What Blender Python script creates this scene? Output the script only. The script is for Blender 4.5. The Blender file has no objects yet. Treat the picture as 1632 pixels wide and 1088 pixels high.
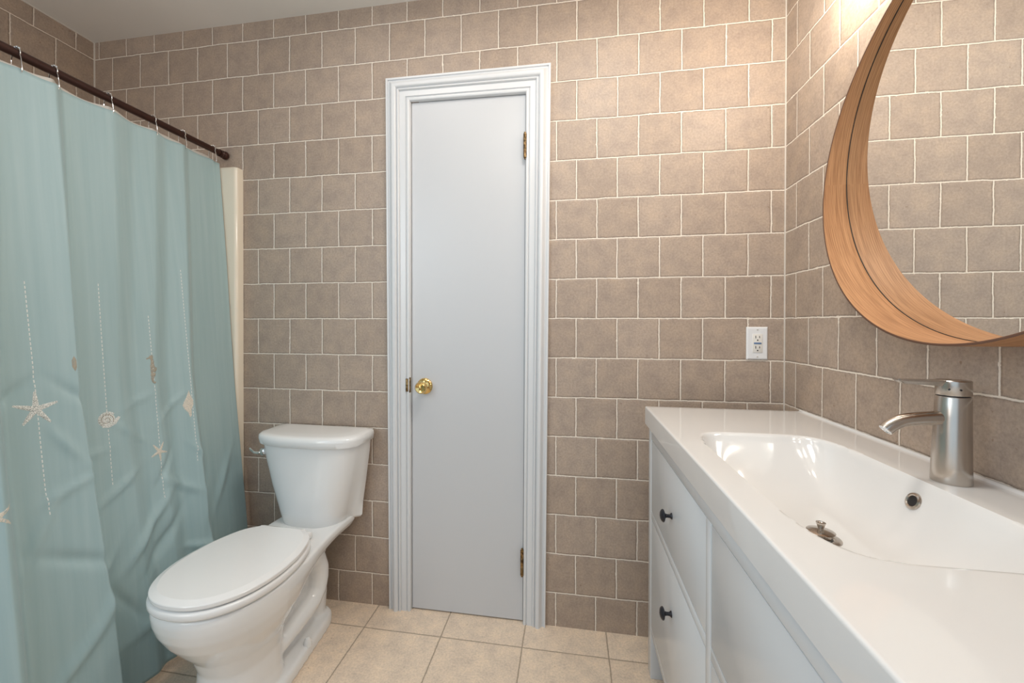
import bpy, bmesh, math, random
from mathutils import Vector, Matrix
random.seed(7)
SC = bpy.context.scene
COL = SC.collection
PI = math.pi

# ------------------------------------------------------------------ camera
F_PX, PX, PY, W, H = 671.43, 795.94, 521.10, 1632.0, 1088.0
cam_d = bpy.data.cameras.new('camera')
cam = bpy.data.objects.new('camera', cam_d)
COL.objects.link(cam)
cam_d.sensor_fit = 'HORIZONTAL'
cam_d.sensor_width = 36.0
cam_d.lens = F_PX * 36.0 / W
cam_d.shift_x = (W / 2 - PX) / W
cam_d.shift_y = -(H / 2 - PY) / W
cam_d.clip_start = 0.02
c_right = Vector((0.98622, 0.16544, 0.00148))
c_up = Vector((-0.00239, 0.00528, 0.99998))
c_back = Vector((0.16543, -0.98621, 0.00560))
m = Matrix.Identity(4)
for i, v in enumerate((c_right, c_up, c_back)):
    for r in range(3):
        m[r][i] = v[r]
m.translation = Vector((-0.02286, -1.64892, 1.17341))
cam.matrix_world = m
SC.camera = cam

# ------------------------------------------------------------------ world, lights, exposure
world = bpy.data.worlds.new('world')
SC.world = world
world.use_nodes = True
world.node_tree.nodes['Background'].inputs['Color'].default_value = (0.55, 0.62, 0.72, 1)
world.node_tree.nodes['Background'].inputs['Strength'].default_value = 0.5


def light(name, kind, loc, energy, color, size=0.1, size_y=None, target=None, spread=None):
    d = bpy.data.lights.new(name, kind)
    d.energy = energy
    d.color = color
    if kind == 'AREA':
        d.shape = 'RECTANGLE'
        d.size = size
        d.size_y = size_y or size
        if spread:
            d.spread = spread
    else:
        d.shadow_soft_size = size
    o = bpy.data.objects.new(name, d)
    COL.objects.link(o)
    o.location = loc
    if target:
        o.rotation_euler = (Vector(target) - Vector(loc)).to_track_quat('-Z', 'Y').to_euler()
    return o


WARM = (1.0, 0.90, 0.77)
DAY = (0.52, 0.78, 1.0)
for yy, ww in ((-0.42, 3.9), (-0.74, 1.7), (-1.06, 1.5)):   # three bulbs of the vanity light over the mirror
    light('vanity_bulb', 'POINT', (0.62, yy, 2.11), ww, WARM, 0.045)
light('rear_window_daylight', 'AREA', (-0.55, -2.38, 1.30), 9.0, DAY, 1.9, 1.7, target=(-0.55, 0, 1.1))
light('rear_left_fill', 'AREA', (-1.6, -2.38, 1.50), 12.5, (0.98, 0.97, 0.94), 0.8, 1.4, target=(-0.3, 0, 1.1))  # fill added from the rear left; no doorway known there
light('side_daylight_fill', 'AREA', (-1.45, -1.9, 1.9), 4.0, DAY, 0.6, 0.9, target=(0.3, -1.0, 0.9))  # bluish fill added from the left; no side window known
light('overhead_fill', 'AREA', (0.10, -0.75, 2.46), 8.5, (1.0, 0.97, 0.90), 0.35, 0.35, target=(0.12, -0.75, 0))  # fill added overhead to brighten upward-facing surfaces; no fixture known
light('point_fill', 'POINT', (-0.30, -0.95, 2.30), 2.4, (1.0, 0.95, 0.90), 0.10)  # small fill added to lift the ceiling; no globe known
light('upper_left_fill', 'AREA', (-0.70, -0.55, 2.46), 1.8, (1.0, 0.95, 0.90), 0.4, 0.4, target=(-0.70, -0.55, 0))  # weak fill added for the upper left wall, not a known lamp

SC.view_settings.view_transform = 'Standard'
SC.view_settings.look = 'None'
SC.view_settings.gamma = 1
SC.view_settings.use_curve_mapping = False
SC.view_settings.exposure = 0.18

# ------------------------------------------------------------------ materials
def mat(name, color, rough=0.5, metal=0.0, **kw):
    mt = bpy.data.materials.new(name)
    mt.use_nodes = True
    b = mt.node_tree.nodes['Principled BSDF']
    b.inputs['Base Color'].default_value = (*color, 1)
    b.inputs['Roughness'].default_value = rough
    b.inputs['Metallic'].default_value = metal
    for k, v in kw.items():
        b.inputs[k.replace('_', ' ')].default_value = v
    return mt


class NT:
    """small helper around a material node tree"""
    def __init__(self, mt):
        self.t = mt.node_tree
        self.b = self.t.nodes['Principled BSDF']

    def n(self, kind, **kw):
        x = self.t.nodes.new(kind)
        for k, v in kw.items():
            setattr(x, k, v)
        return x

    def l(self, a, b):
        self.t.links.new(a, b)

    def math(self, op, a, b=None, c=None, clamp=False):
        x = self.n('ShaderNodeMath', operation=op, use_clamp=clamp)
        for i, v in enumerate((a, b, c)):
            if v is None:
                continue
            if isinstance(v, (int, float)):
                x.inputs[i].default_value = v
            else:
                self.l(v, x.inputs[i])
        return x.outputs[0]

    def noise(self, vec, scale, detail=3.0, rough=0.55):
        x = self.n('ShaderNodeTexNoise')
        x.inputs['Scale'].default_value = scale
        x.inputs['Detail'].default_value = detail
        x.inputs['Roughness'].default_value = rough
        self.l(vec, x.inputs['Vector'])
        return x

    def ramp(self, fac, stops):
        x = self.n('ShaderNodeValToRGB')
        e = x.color_ramp.elements
        while len(e) < len(stops):
            e.new(0.5)
        for el, (p, c) in zip(e, stops):
            el.position = p
            el.color = (*c, 1) if len(c) == 3 else c
        self.l(fac, x.inputs[0])
        return x.outputs[0]

    def mix(self, fac, a, b, mode='MIX'):
        x = self.n('ShaderNodeMix', data_type='RGBA', blend_type=mode)
        if isinstance(fac, (int, float)):
            x.inputs[0].default_value = fac
        else:
            self.l(fac, x.inputs[0])
        for i, v in ((6, a), (7, b)):
            if isinstance(v, tuple):
                x.inputs[i].default_value = (*v, 1)
            else:
                self.l(v, x.inputs[i])
        return x.outputs[2]


T = 0.1524


def tile_material(name, axis, tile, off, v0, u0, tint_a, tint_b, grout, mortar, wobble, bump=0.35, rough=0.5):
    """tumbled stone-look tile: axis 'xz' (back wall), 'yz' (side wall) or 'xy' (floor)"""
    mt = mat(name, tint_a, rough)
    N = NT(mt)
    geo = N.n('ShaderNodeTexCoord').outputs['Object']
    sep = N.n('ShaderNodeSeparateXYZ')
    N.l(geo, sep.inputs[0])
    X, Y, Z = sep.outputs
    if axis == 'xz':
        u, v = X, Z
    elif axis == 'yz':
        u, v = N.math('MULTIPLY', Y, -1.0), Z
    else:
        u, v = X, Y
    n1 = N.noise(geo, 55, 4, 0.65)
    n2 = N.noise(geo, 9, 2)
    s1 = N.n('ShaderNodeSeparateXYZ')
    N.l(n1.outputs['Color'], s1.inputs[0])
    s2 = N.n('ShaderNodeSeparateXYZ')
    N.l(n2.outputs['Color'], s2.inputs[0])
    def wob(c, a, b):
        t = N.math('MULTIPLY_ADD', N.math('SUBTRACT', a, 0.5), wobble, c)
        return N.math('MULTIPLY_ADD', N.math('SUBTRACT', b, 0.5), wobble * 1.5, t)
    uu = N.math('ADD', wob(u, s1.outputs[0], s2.outputs[0]), -u0)
    vv = N.math('ADD', wob(v, s1.outputs[1], s2.outputs[1]), -v0)
    cb = N.n('ShaderNodeCombineXYZ')
    N.l(uu, cb.inputs[0])
    N.l(vv, cb.inputs[1])
    br = N.n('ShaderNodeTexBrick', offset=off, squash=1.0)
    br.inputs['Scale'].default_value = 1.0
    br.inputs['Brick Width'].default_value = tile
    br.inputs['Row Height'].default_value = tile
    br.inputs['Mortar Smooth'].default_value = 0.25
    br.inputs['Color1'].default_value = (0, 0, 0, 1)
    br.inputs['Color2'].default_value = (1, 1, 1, 1)
    br.inputs['Mortar'].default_value = (0.5, 0.5, 0.5, 1)
    N.l(cb.outputs[0], br.inputs['Vector'])
    blob = N.noise(geo, 38, 2, 0.6)
    ms = N.math('MULTIPLY', N.math('GREATER_THAN', blob.outputs['Fac'], 0.66), mortar * 0.6)
    N.l(N.math('ADD', ms, mortar), br.inputs['Mortar Size'])
    # wider band around the joint = tile edge shadow painted into the colour
    br2 = N.n('ShaderNodeTexBrick', offset=off, squash=1.0)
    br2.inputs['Scale'].default_value = 1.0
    br2.inputs['Brick Width'].default_value = tile
    br2.inputs['Row Height'].default_value = tile
    br2.inputs['Mortar Smooth'].default_value = 1.0
    N.l(cb.outputs[0], br2.inputs['Vector'])
    br2.inputs['Mortar Size'].default_value = mortar * 3.2
    # surface mottling
    big = N.noise(geo, 16, 5, 0.6)
    fine = N.noise(geo, 140, 4, 0.7)
    pit = N.noise(geo, 75, 2, 0.5)
    base = N.mix(br.outputs['Color'], tint_a, tint_b)
    mott = N.ramp(big.outputs['Fac'], [(0.3, (0.86, 0.86, 0.88)), (0.5, (1, 1, 1)), (0.72, (1.14, 1.12, 1.08))])
    base = N.mix(1.0, base, mott, 'MULTIPLY')
    fm = N.ramp(fine.outputs['Fac'], [(0.3, (0.82, 0.81, 0.79)), (0.62, (1.07, 1.07, 1.07))])
    base = N.mix(1.0, base, fm, 'MULTIPLY')
    pm = N.ramp(pit.outputs['Fac'], [(0.70, (1, 1, 1)), (0.77, (0.72, 0.66, 0.58))])
    base = N.mix(1.0, base, pm, 'MULTIPLY')
    rag = N.noise(geo, 120, 3, 0.7)
    edge_shade = N.math('MULTIPLY', br2.outputs['Fac'], N.ramp(rag.outputs['Fac'], [(0.38, (0.10, 0.10, 0.10)), (0.62, (1, 1, 1))]), clamp=True)
    base = N.mix(N.math('MULTIPLY', edge_shade, 0.85), base, tuple(c * 0.46 for c in tint_a))
    col = N.mix(br.outputs['Fac'], base, grout)
    N.l(col, N.b.inputs['Base Color'])
    rg = N.math('MULTIPLY_ADD', br.outputs['Fac'], 0.35, N.math('MULTIPLY_ADD', big.outputs['Fac'], 0.15, rough - 0.08))
    N.l(rg, N.b.inputs['Roughness'])
    h = N.math('MULTIPLY_ADD', br2.outputs['Fac'], -0.7, N.math('MULTIPLY', fine.outputs['Fac'], 0.22))
    h = N.math('MULTIPLY_ADD', big.outputs['Fac'], 0.25, h)
    h = N.math('MULTIPLY_ADD', br.outputs['Fac'], 0.45, h)
    bp = N.n('ShaderNodeBump')
    bp.inputs['Strength'].default_value = bump
    bp.inputs['Distance'].default_value = 0.004
    N.l(h, bp.inputs['Height'])
    N.l(bp.outputs[0], N.b.inputs['Normal'])
    return mt


TA, TB, GR = (0.418, 0.322, 0.254), (0.466, 0.366, 0.295), (0.90, 0.80, 0.69)
M_back = tile_material('tile_back', 'xz', T, 0.5, -0.1400 * T, 0.0, TA, TB, GR, 0.0023, 0.0042, 0.6)
M_side = tile_material('tile_side', 'yz', T, 0.5, -0.1400 * T, 0.0, TA, TB, GR, 0.0023, 0.0042, 0.6)
M_floor = tile_material('tile_floor', 'xy', 0.3075, 0.0, -0.13 - 0.3075 * 8, 0.115 - 0.3075 * 12,
                        (0.79, 0.635, 0.495), (0.83, 0.675, 0.53), (0.36, 0.28, 0.20), 0.0017, 0.0022, 0.25, 0.42)

M_ceil = mat('ceiling_paint', (0.86, 0.83, 0.78), 0.7)
N = NT(M_ceil)
tc = N.n('ShaderNodeTexCoord').outputs['Object']
bp = N.n('ShaderNodeBump')
bp.inputs['Strength'].default_value = 0.15
bp.inputs['Distance'].default_value = 0.004
N.l(N.noise(tc, 12, 3).outputs['Fac'], bp.inputs['Height'])
N.l(bp.outputs[0], N.b.inputs['Normal'])

M_paint = mat('white_gloss_paint', (0.62, 0.625, 0.64), 0.33)
N = NT(M_paint)
tc = N.n('ShaderNodeTexCoord').outputs['Object']
mp = N.n('ShaderNodeMapping')
mp.inputs['Scale'].default_value = (130, 60, 3)
N.l(tc, mp.inputs['Vector'])
bp = N.n('ShaderNodeBump')
bp.inputs['Strength'].default_value = 0.05
bp.inputs['Distance'].default_value = 0.002
N.l(N.noise(mp.outputs[0], 1.0, 3).outputs['Fac'], bp.inputs['Height'])
N.l(bp.outputs[0], N.b.inputs['Normal'])

M_trim = mat('white_trim_paint', (0.74, 0.745, 0.755), 0.28)
M_dark = mat('dark_gap', (0.03, 0.025, 0.02), 0.8)
M_brass = mat('polished_brass', (0.78, 0.55, 0.22), 0.12, 1.0)
M_oldbrass = mat('tarnished_brass', (0.34, 0.22, 0.10), 0.35, 1.0)
N = NT(M_oldbrass)
tc = N.n('ShaderNodeTexCoord').outputs['Object']
N.l(N.ramp(N.noise(tc, 90, 4).outputs['Fac'], [(0.40, (0.10, 0.06, 0.03)), (0.68, (0.45, 0.30, 0.14))]), N.b.inputs['Base Color'])
M_porc = mat('porcelain', (0.87, 0.865, 0.855), 0.07, 0, Coat_Weight=0.3, Coat_Roughness=0.03)
M_seat = mat('seat_plastic', (0.88, 0.865, 0.85), 0.16)
M_chrome = mat('chrome', (0.80, 0.80, 0.80), 0.06, 1.0)
M_sink = mat('glazed_ceramic', (0.80, 0.79, 0.78), 0.10, 0, Coat_Weight=0.4, Coat_Roughness=0.03)
M_cab = mat('white_lacquer', (0.70, 0.72, 0.74), 0.22)
M_knob = mat('black_knob', (0.022, 0.022, 0.028), 0.35, 0.3)
M_nickel = mat('brushed_nickel', (0.52, 0.475, 0.43), 0.24, 1.0, Anisotropic=0.6)
M_steel = mat('drain_steel', (0.52, 0.47, 0.42), 0.16, 1.0)
M_hole = mat('dark_hole', (0.01, 0.01, 0.012), 0.3)
M_plate = mat('outlet_plastic', (0.86, 0.86, 0.87), 0.25)
M_recep = mat('receptacle_plastic', (0.84, 0.81, 0.76), 0.3)
M_blue = mat('blue_button', (0.13, 0.22, 0.40), 0.4)
M_rod = mat('bronze_rod', (0.055, 0.022, 0.016), 0.28, 0.5)
M_acryl = mat('cream_acrylic', (0.90, 0.80, 0.65), 0.15, 0, Coat_Weight=0.3)
M_glass = mat('mirror_silver', (0.88, 0.89, 0.88), 0.0, 1.0)
M_liner = mat('liner_vinyl', (0.80, 0.76, 0.70), 0.35)

M_wood = mat('walnut_veneer', (0.42, 0.23, 0.12), 0.5, 0, Specular_IOR_Level=0.25)
N = NT(M_wood)
uv = N.n('ShaderNodeTexCoord').outputs['UV']
mp = N.n('ShaderNodeMapping')
mp.inputs['Scale'].default_value = (6, 330, 1)
N.l(uv, mp.inputs['Vector'])
mp2 = N.n('ShaderNodeMapping')
mp2.inputs['Scale'].default_value = (2, 40, 1)
N.l(uv, mp2.inputs['Vector'])
g1 = N.noise(mp.outputs[0], 1.6, 5, 0.6).outputs['Fac']
g2 = N.noise(mp2.outputs[0], 1.2, 3, 0.6).outputs['Fac']
wc = N.ramp(g2, [(0.3, (0.42, 0.20, 0.09)), (0.7, (0.55, 0.285, 0.135))])
wg = N.ramp(g1, [(0.38, (0.66, 0.62, 0.58)), (0.58, (1.04, 1.04, 1.04))])
wc = N.mix(1.0, wc, wg, 'MULTIPLY')
su = N.n('ShaderNodeSeparateXYZ')
N.l(uv, su.inputs[0])
saw = N.math('MULTIPLY', N.math('PINGPONG', su.outputs[1], 0.0025), 1.2)
dj = N.math('ABSOLUTE', N.math('SUBTRACT', N.math('SUBTRACT', su.outputs[0], 0.415 * PI), saw))
jn = N.math('LESS_THAN', dj, 0.0007)
N.l(N.mix(N.math('MULTIPLY', jn, 0.55), wc, (0.10, 0.05, 0.03)), N.b.inputs['Base Color'])

M_rim = mat('dark_veneer_edge', (0.13, 0.06, 0.035), 0.5)
M_cloth = mat('teal_fabric', (0.42, 0.54, 0.55), 0.46, 0, Sheen_Weight=0.2, Sheen_Roughness=0.4)
N = NT(M_cloth)
uv = N.n('ShaderNodeTexCoord').outputs['UV']
wv = N.n('ShaderNodeTexWave', wave_type='BANDS', bands_direction='Y')
wv.inputs['Scale'].default_value = 260
wv.inputs['Distortion'].default_value = 1.5
N.l(uv, wv.inputs['Vector'])
nn = N.noise(uv, 30, 4)
mp = N.n('ShaderNodeMapping')
mp.inputs['Scale'].default_value = (60, 2, 1)
N.l(uv, mp.inputs['Vector'])
n3 = N.noise(mp.outputs[0], 1, 3)
cc = N.ramp(n3.outputs['Fac'], [(0.3, (0.375, 0.52, 0.54)), (0.7, (0.425, 0.565, 0.58))])
N.l(cc, N.b.inputs['Base Color'])
bp = N.n('ShaderNodeBump')
bp.inputs['Strength'].default_value = 0.12
bp.inputs['Distance'].default_value = 0.0015
N.l(N.math('ADD', wv.outputs['Fac'], N.math('MULTIPLY', nn.outputs['Fac'], 2.0)), bp.inputs['Height'])
N.l(bp.outputs[0], N.b.inputs['Normal'])


def thread(name, a, b):
    mt = mat(name, a, 0.4)
    N = NT(mt)
    tc = N.n('ShaderNodeTexCoord').outputs['Object']
    nz = N.noise(tc, 420, 3, 0.7)
    N.l(N.ramp(nz.outputs['Fac'], [(0.42, b), (0.56, a)]), N.b.inputs['Base Color'])
    bp = N.n('ShaderNodeBump')
    bp.inputs['Strength'].default_value = 0.6
    bp.inputs['Distance'].default_value = 0.002
    N.l(nz.outputs['Fac'], bp.inputs['Height'])
    N.l(bp.outputs[0], N.b.inputs['Normal'])
    return mt


M_thr = thread('ivory_thread', (0.97, 0.95, 0.90), (0.40, 0.43, 0.40))
M_thrw = thread('white_thread', (0.92, 0.91, 0.87), (0.55, 0.60, 0.58))
M_thrt = thread('tan_thread', (0.50, 0.40, 0.29), (0.33, 0.36, 0.33))
M_thrp = thread('cream_thread', (0.90, 0.80, 0.68), (0.60, 0.58, 0.50))
M_stitch = mat('stitch_thread', (0.84, 0.85, 0.82), 0.5)

# ------------------------------------------------------------------ mesh helpers
def link(name, me, material=None, parent=None, smooth=True, angle=None):
    o = bpy.data.objects.new(name, me)
    COL.objects.link(o)
    if material is not None:
        me.materials.append(material)
    if parent is not None:
        o.parent = parent
    if smooth:
        for p in me.polygons:
            p.use_smooth = True
        if angle is not None:
            me.set_sharp_from_angle(angle=math.radians(angle))
    return o


def mesh(name, verts, faces):
    me = bpy.data.meshes.new(name)
    me.from_pydata([tuple(v) for v in verts], [], faces)
    bm = bmesh.new()
    bm.from_mesh(me)
    bmesh.ops.recalc_face_normals(bm, faces=bm.faces)
    bm.to_mesh(me)
    bm.free()
    me.update()
    return me


class G:
    """collects shapes that make up ONE mesh"""
    def __init__(self):
        self.v, self.f = [], []

    def add(self, v, f):
        k = len(self.v)
        self.v += [Vector(p) for p in v]
        self.f += [tuple(i + k for i in q) for q in f]
        return self

    def xf(self, mtx):
        self.v = [mtx @ p for p in self.v]
        return self

    def merge(self, g):
        return self.add(g.v, g.f)

    def loft(self, rings, caps=True, closed=True):
        n = len(rings[0])
        v = [p for r in rings for p in r]
        f = []
        for i in range(len(rings) - 1):
            for j in range(n if closed else n - 1):
                a, b = i * n + j, i * n + (j + 1) % n
                f.append((a, b, b + n, a + n))
        if caps:
            f.append(tuple(range(n))[::-1])
            k = (len(rings) - 1) * n
            f.append(tuple(k + j for j in range(n)))
        return self.add(v, f)

    def lathe(self, prof, mtx=None, n=32):
        """prof: list of (radius, height) about local Z"""
        rings = []
        for r, h in prof:
            r = max(r, 1e-5)
            rings.append([Vector((r * math.cos(2 * PI * k / n), r * math.sin(2 * PI * k / n), h)) for k in range(n)])
        if mtx is not None:
            rings = [[mtx @ p for p in r] for r in rings]
        return self.loft(rings)

    def tube(self, pts, rad, n=14, sx=1.0):
        pts = [Vector(p) for p in pts]
        if not isinstance(rad, (list, tuple)):
            rad = [rad] * len(pts)
        rings = []
        up = Vector((0, 0, 1))
        prev = None
        for i, p in enumerate(pts):
            t = (pts[min(i + 1, len(pts) - 1)] - pts[max(i - 1, 0)]).normalized()
            if prev is None:
                a = t.cross(up)
                if a.length < 1e-3:
                    a = t.cross(Vector((1, 0, 0)))
                a.normalize()
            else:
                a = (prev - t * prev.dot(t)).normalized()
            prev = a
            b = t.cross(a)
            rings.append([p + (a * math.cos(2 * PI * k / n) * sx + b * math.sin(2 * PI * k / n)) * rad[i] for k in range(n)])
        return self.loft(rings)

    def box(self, lo, hi, bev=0.0, seg=2):
        bm = bmesh.new()
        bmesh.ops.create_cube(bm, size=1.0)
        for v in bm.verts:
            for k in range(3):
                v.co[k] = lo[k] if v.co[k] < 0 else hi[k]
        if bev:
            bmesh.ops.bevel(bm, geom=bm.edges[:], offset=bev, segments=seg, affect='EDGES', profile=0.5)
        bm.verts.index_update()
        self.add([v.co.copy() for v in bm.verts], [tuple(v.index for v in f.verts) for f in bm.faces])
        bm.free()
        return self

    def obj(self, name, material, parent=None, smooth=True, angle=35):
        return link(name, mesh(name, self.v, self.f), material, parent, smooth, angle)


def rot_to(axis):
    return Vector((0, 0, 1)).rotation_difference(Vector(axis)).to_matrix().to_4x4()


def at(loc, axis=(0, 0, 1)):
    return Matrix.Translation(Vector(loc)) @ rot_to(axis)


def tag(o, label, cat, group=None, kind=None):
    o['label'] = label
    o['category'] = cat
    if group:
        o['group'] = group
    if kind:
        o['kind'] = kind
    return o


def thing(name, label, cat, loc=(0, 0, 0), rz=0.0, group=None, kind=None):
    o = bpy.data.objects.new(name, None)
    o.empty_display_size = 0.05
    COL.objects.link(o)
    o.location = loc
    o.rotation_euler = (0, 0, rz)
    return tag(o, label, cat, group, kind)


def lerp(a, b, t):
    return a + (b - a) * t


def sstep(t):
    t = min(1.0, max(0.0, t))
    return t * t * (3 - 2 * t)


def table(tb, x):
    if x <= tb[0][0]:
        return tb[0][1]
    for (a, p), (b, q) in zip(tb, tb[1:]):
        if x <= b:
            return lerp(p, q, (x - a) / (b - a))
    return tb[-1][1]


def stable(tb, x):
    """smooth (Catmull-Rom) table"""
    n = len(tb)
    if x <= tb[0][0]:
        return tb[0][1]
    if x >= tb[-1][0]:
        return tb[-1][1]
    for i in range(n - 1):
        if x <= tb[i + 1][0]:
            x0, y0 = tb[i]
            x1, y1 = tb[i + 1]
            h = x1 - x0
            m0 = (y1 - tb[max(i - 1, 0)][1]) / (x1 - tb[max(i - 1, 0)][0])
            m1 = (tb[min(i + 2, n - 1)][1] - y0) / (tb[min(i + 2, n - 1)][0] - x0)
            t = (x - x0) / h
            return ((2 * t**3 - 3 * t**2 + 1) * y0 + (t**3 - 2 * t**2 + t) * h * m0
                    + (-2 * t**3 + 3 * t**2) * y1 + (t**3 - t**2) * h * m1)


# ------------------------------------------------------------------ room shell
XR, XL, ZC, YR = 0.7312, -2.2355, 2.497, -2.45
# door opening in the back wall
OX0, OX1, OZ = -0.672, -0.193, 2.084
g = G()
TH = 0.12
g.box((XL - TH, 0, 0), (OX0, TH, ZC))
g.box((OX1, 0, 0), (XR + TH, TH, ZC))
g.box((OX0, 0, OZ), (OX1, TH, ZC))
tag(g.obj('wall_back', M_back, smooth=False), 'beige tumbled stone tile wall with the narrow white door in it', 'wall', kind='structure')
g = G().box((XR, YR, 0), (XR + TH, 0, ZC))
tag(g.obj('wall_right', M_side, smooth=False), 'beige tiled side wall behind the mirror and faucet', 'wall', kind='structure')
g = G().box((XL - TH, YR, 0), (XL, 0, ZC))
tag(g.obj('wall_left', M_side, smooth=False), 'beige tiled wall behind the shower curtain rod', 'wall', kind='structure')
g = G().box((XL - TH, YR - TH, 0), (XR + TH, YR, ZC))
tag(g.obj('wall_rear', M_back, smooth=False), 'beige tiled wall behind the viewer', 'wall', kind='structure')
g = G().box((XL - TH, YR - TH, -0.08), (XR + TH, TH, 0))
tag(g.obj('floor', M_floor, smooth=False), 'warm beige square stone tile floor with thin brown joints', 'floor', kind='structure')
g = G().box((XL - TH, YR - TH, ZC), (XR + TH, TH, ZC + 0.08))
tag(g.obj('ceiling', M_ceil, smooth=False), 'plain off-white painted ceiling', 'ceiling', kind='structure')

M_caulk = mat('white_caulk', (0.74, 0.68, 0.61), 0.5)
for nm, (x0, x1), lb in (('trim_3', (XR - 0.0030, XR), 'white caulk line in the wall corner beside the outlet'), ('trim_4', (XL, XL + 0.0040), 'white caulk line in the wall corner behind the curtain rod')):
    tag(G().box((x0, -0.0045, 0), (x1, 0, ZC)).obj(nm, M_caulk, smooth=False), lb, 'caulk line', kind='structure')
tag(G().box((XL, YR, ZC - 0.004), (XL + 0.004, -0.0045, ZC)).obj('trim_5', M_caulk, smooth=False), 'white caulk line between ceiling and the wall behind the curtain rod', 'caulk line', kind='structure')

# ------------------------------------------------------------------ door and casing
prof = [(0.0, 0.0), (0.0, 0.0145), (0.0015, 0.016), (0.0085, 0.016), (0.0095, 0.014), (0.0100, 0.0105), (0.0120, 0.0110),
        (0.0160, 0.0125), (0.0210, 0.0165), (0.0260, 0.0225), (0.0290, 0.0255), (0.0330, 0.0275), (0.0380, 0.0282),
        (0.0430, 0.0270), (0.0470, 0.0240), (0.0495, 0.0195), (0.0505, 0.0155), (0.0525, 0.0155), (0.0535, 0.0195),
        (0.0560, 0.0220), (0.0590, 0.0220), (0.0615, 0.0195), (0.0625, 0.0140), (0.0645, 0.0130), (0.0665, 0.0150),
        (0.0885, 0.0150), (0.0895, 0.0105), (0.0915, 0.0100), (0.0930, 0.0125), (0.0965, 0.0150), (0.1020, 0.0155),
        (0.1065, 0.0135), (0.1085, 0.0090), (0.1090, 0.0)]
prof = prof[:-1] + [(0.1090, 0.0), (0.1090, -0.030), (0.1060, -0.030), (0.1060, -0.0005), (0.0, -0.0005)]
rings = []
for ox, oz, sx, kx, kz in ((-0.7570, 0.0, 1, 0.845, 0), (-0.7734, 2.1840, 1, 0.963, -0.913), (-0.0978, 2.1805, -1, 0.890, -0.945), (-0.1150, 0.0, -1, 0.807, 0)):
    rings.append([Vector((ox + sx * d * kx, -h, oz + d * kz)) for d, h in prof])
cas = G().loft(rings).obj('trim_1', M_trim, angle=28)
tag(cas, 'wide white moulded casing around the narrow door', 'door trim', kind='structure')

g = G()
dv = []
for x0, x1, za, zb_ in ((-0.6625, -0.2055, 0.006, 0.006), (-0.6662, -0.1967, 2.0825, 2.0755)):   # bottom and top edges of the leaf
    dv += [(x0, 0.003, za), (x1, 0.003, zb_), (x1, 0.038, zb_), (x0, 0.038, za)]
g.add(dv, [(0, 1, 2, 3), (4, 5, 6, 7), (0, 1, 5, 4), (1, 2, 6, 5), (2, 3, 7, 6), (3, 0, 4, 7)])
door = g.obj('door_1', M_paint, smooth=False)
tag(door, 'narrow flat white closet door with a brass knob', 'door', kind='structure')
g = G().lathe([(0.0, 0.0), (0.0325, 0.0), (0.0330, 0.004), (0.0300, 0.0085), (0.0220, 0.0125), (0.0140, 0.0150),
               (0.0125, 0.026), (0.0155, 0.031), (0.0225, 0.037), (0.0245, 0.044), (0.0240, 0.052), (0.0205, 0.0575),
               (0.0180, 0.0600), (0.0150, 0.0595), (0.0130, 0.0580), (0.0, 0.0575)], at((-0.6090, 0.003, 0.9220), (0, -1, 0)), 40)
kn = g.obj('door_knob', M_brass, door, angle=40)
kn['label'] = 'polished brass knob'
G().box((-0.0045, -0.0610, -0.010), (0.0045, -0.0570, 0.010), 0.0015).xf(Matrix.Translation((-0.6090, 0.003, 0.9220))).obj('lock_button', M_brass, kn)
for zc, xh, hh in ((1.870, -0.1975, 0.047), (0.243, -0.2065, 0.050)):
    hg = G()
    hg.lathe([(0.0, -hh - 0.006), (0.004, -hh - 0.005), (0.0035, -hh), (0.0065, -hh + 0.001), (0.0065, -hh / 3), (0.0058, -hh / 3 + 0.001), (0.0065, -hh / 3 + 0.002),
              (0.0065, hh / 3), (0.0058, hh / 3 + 0.001), (0.0065, hh / 3 + 0.002), (0.0065, hh - 0.001), (0.0035, hh), (0.0045, hh + 0.005), (0.0, hh + 0.007)], at((xh + 0.0002, -0.0135, zc)), 18)
    hg.box((xh - 0.0040, -0.0130, zc - hh + 0.002), (xh - 0.0015, 0.0040, zc + hh - 0.002))
    h_ = hg.obj('hinge', M_oldbrass, door)
    h_['label'] = 'tarnished brass hinge'
g = G().box((-0.6755, -0.0145, 0.8950), (-0.6665, -0.001, 0.9580), 0.002)
g.box((-0.6850, -0.0170, 0.9000), (-0.6740, -0.0145, 0.9530), 0.001)
sp = g.obj('strike_plate', M_oldbrass, cas)
sp['label'] = 'brass strike plate'
tag(G().box((OX0, 0.05, 0.0), (OX1, 0.10, OZ)).obj('trim_2', M_dark, smooth=False), 'dark gap around the closed closet door', 'door gap', kind='structure')

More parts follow.
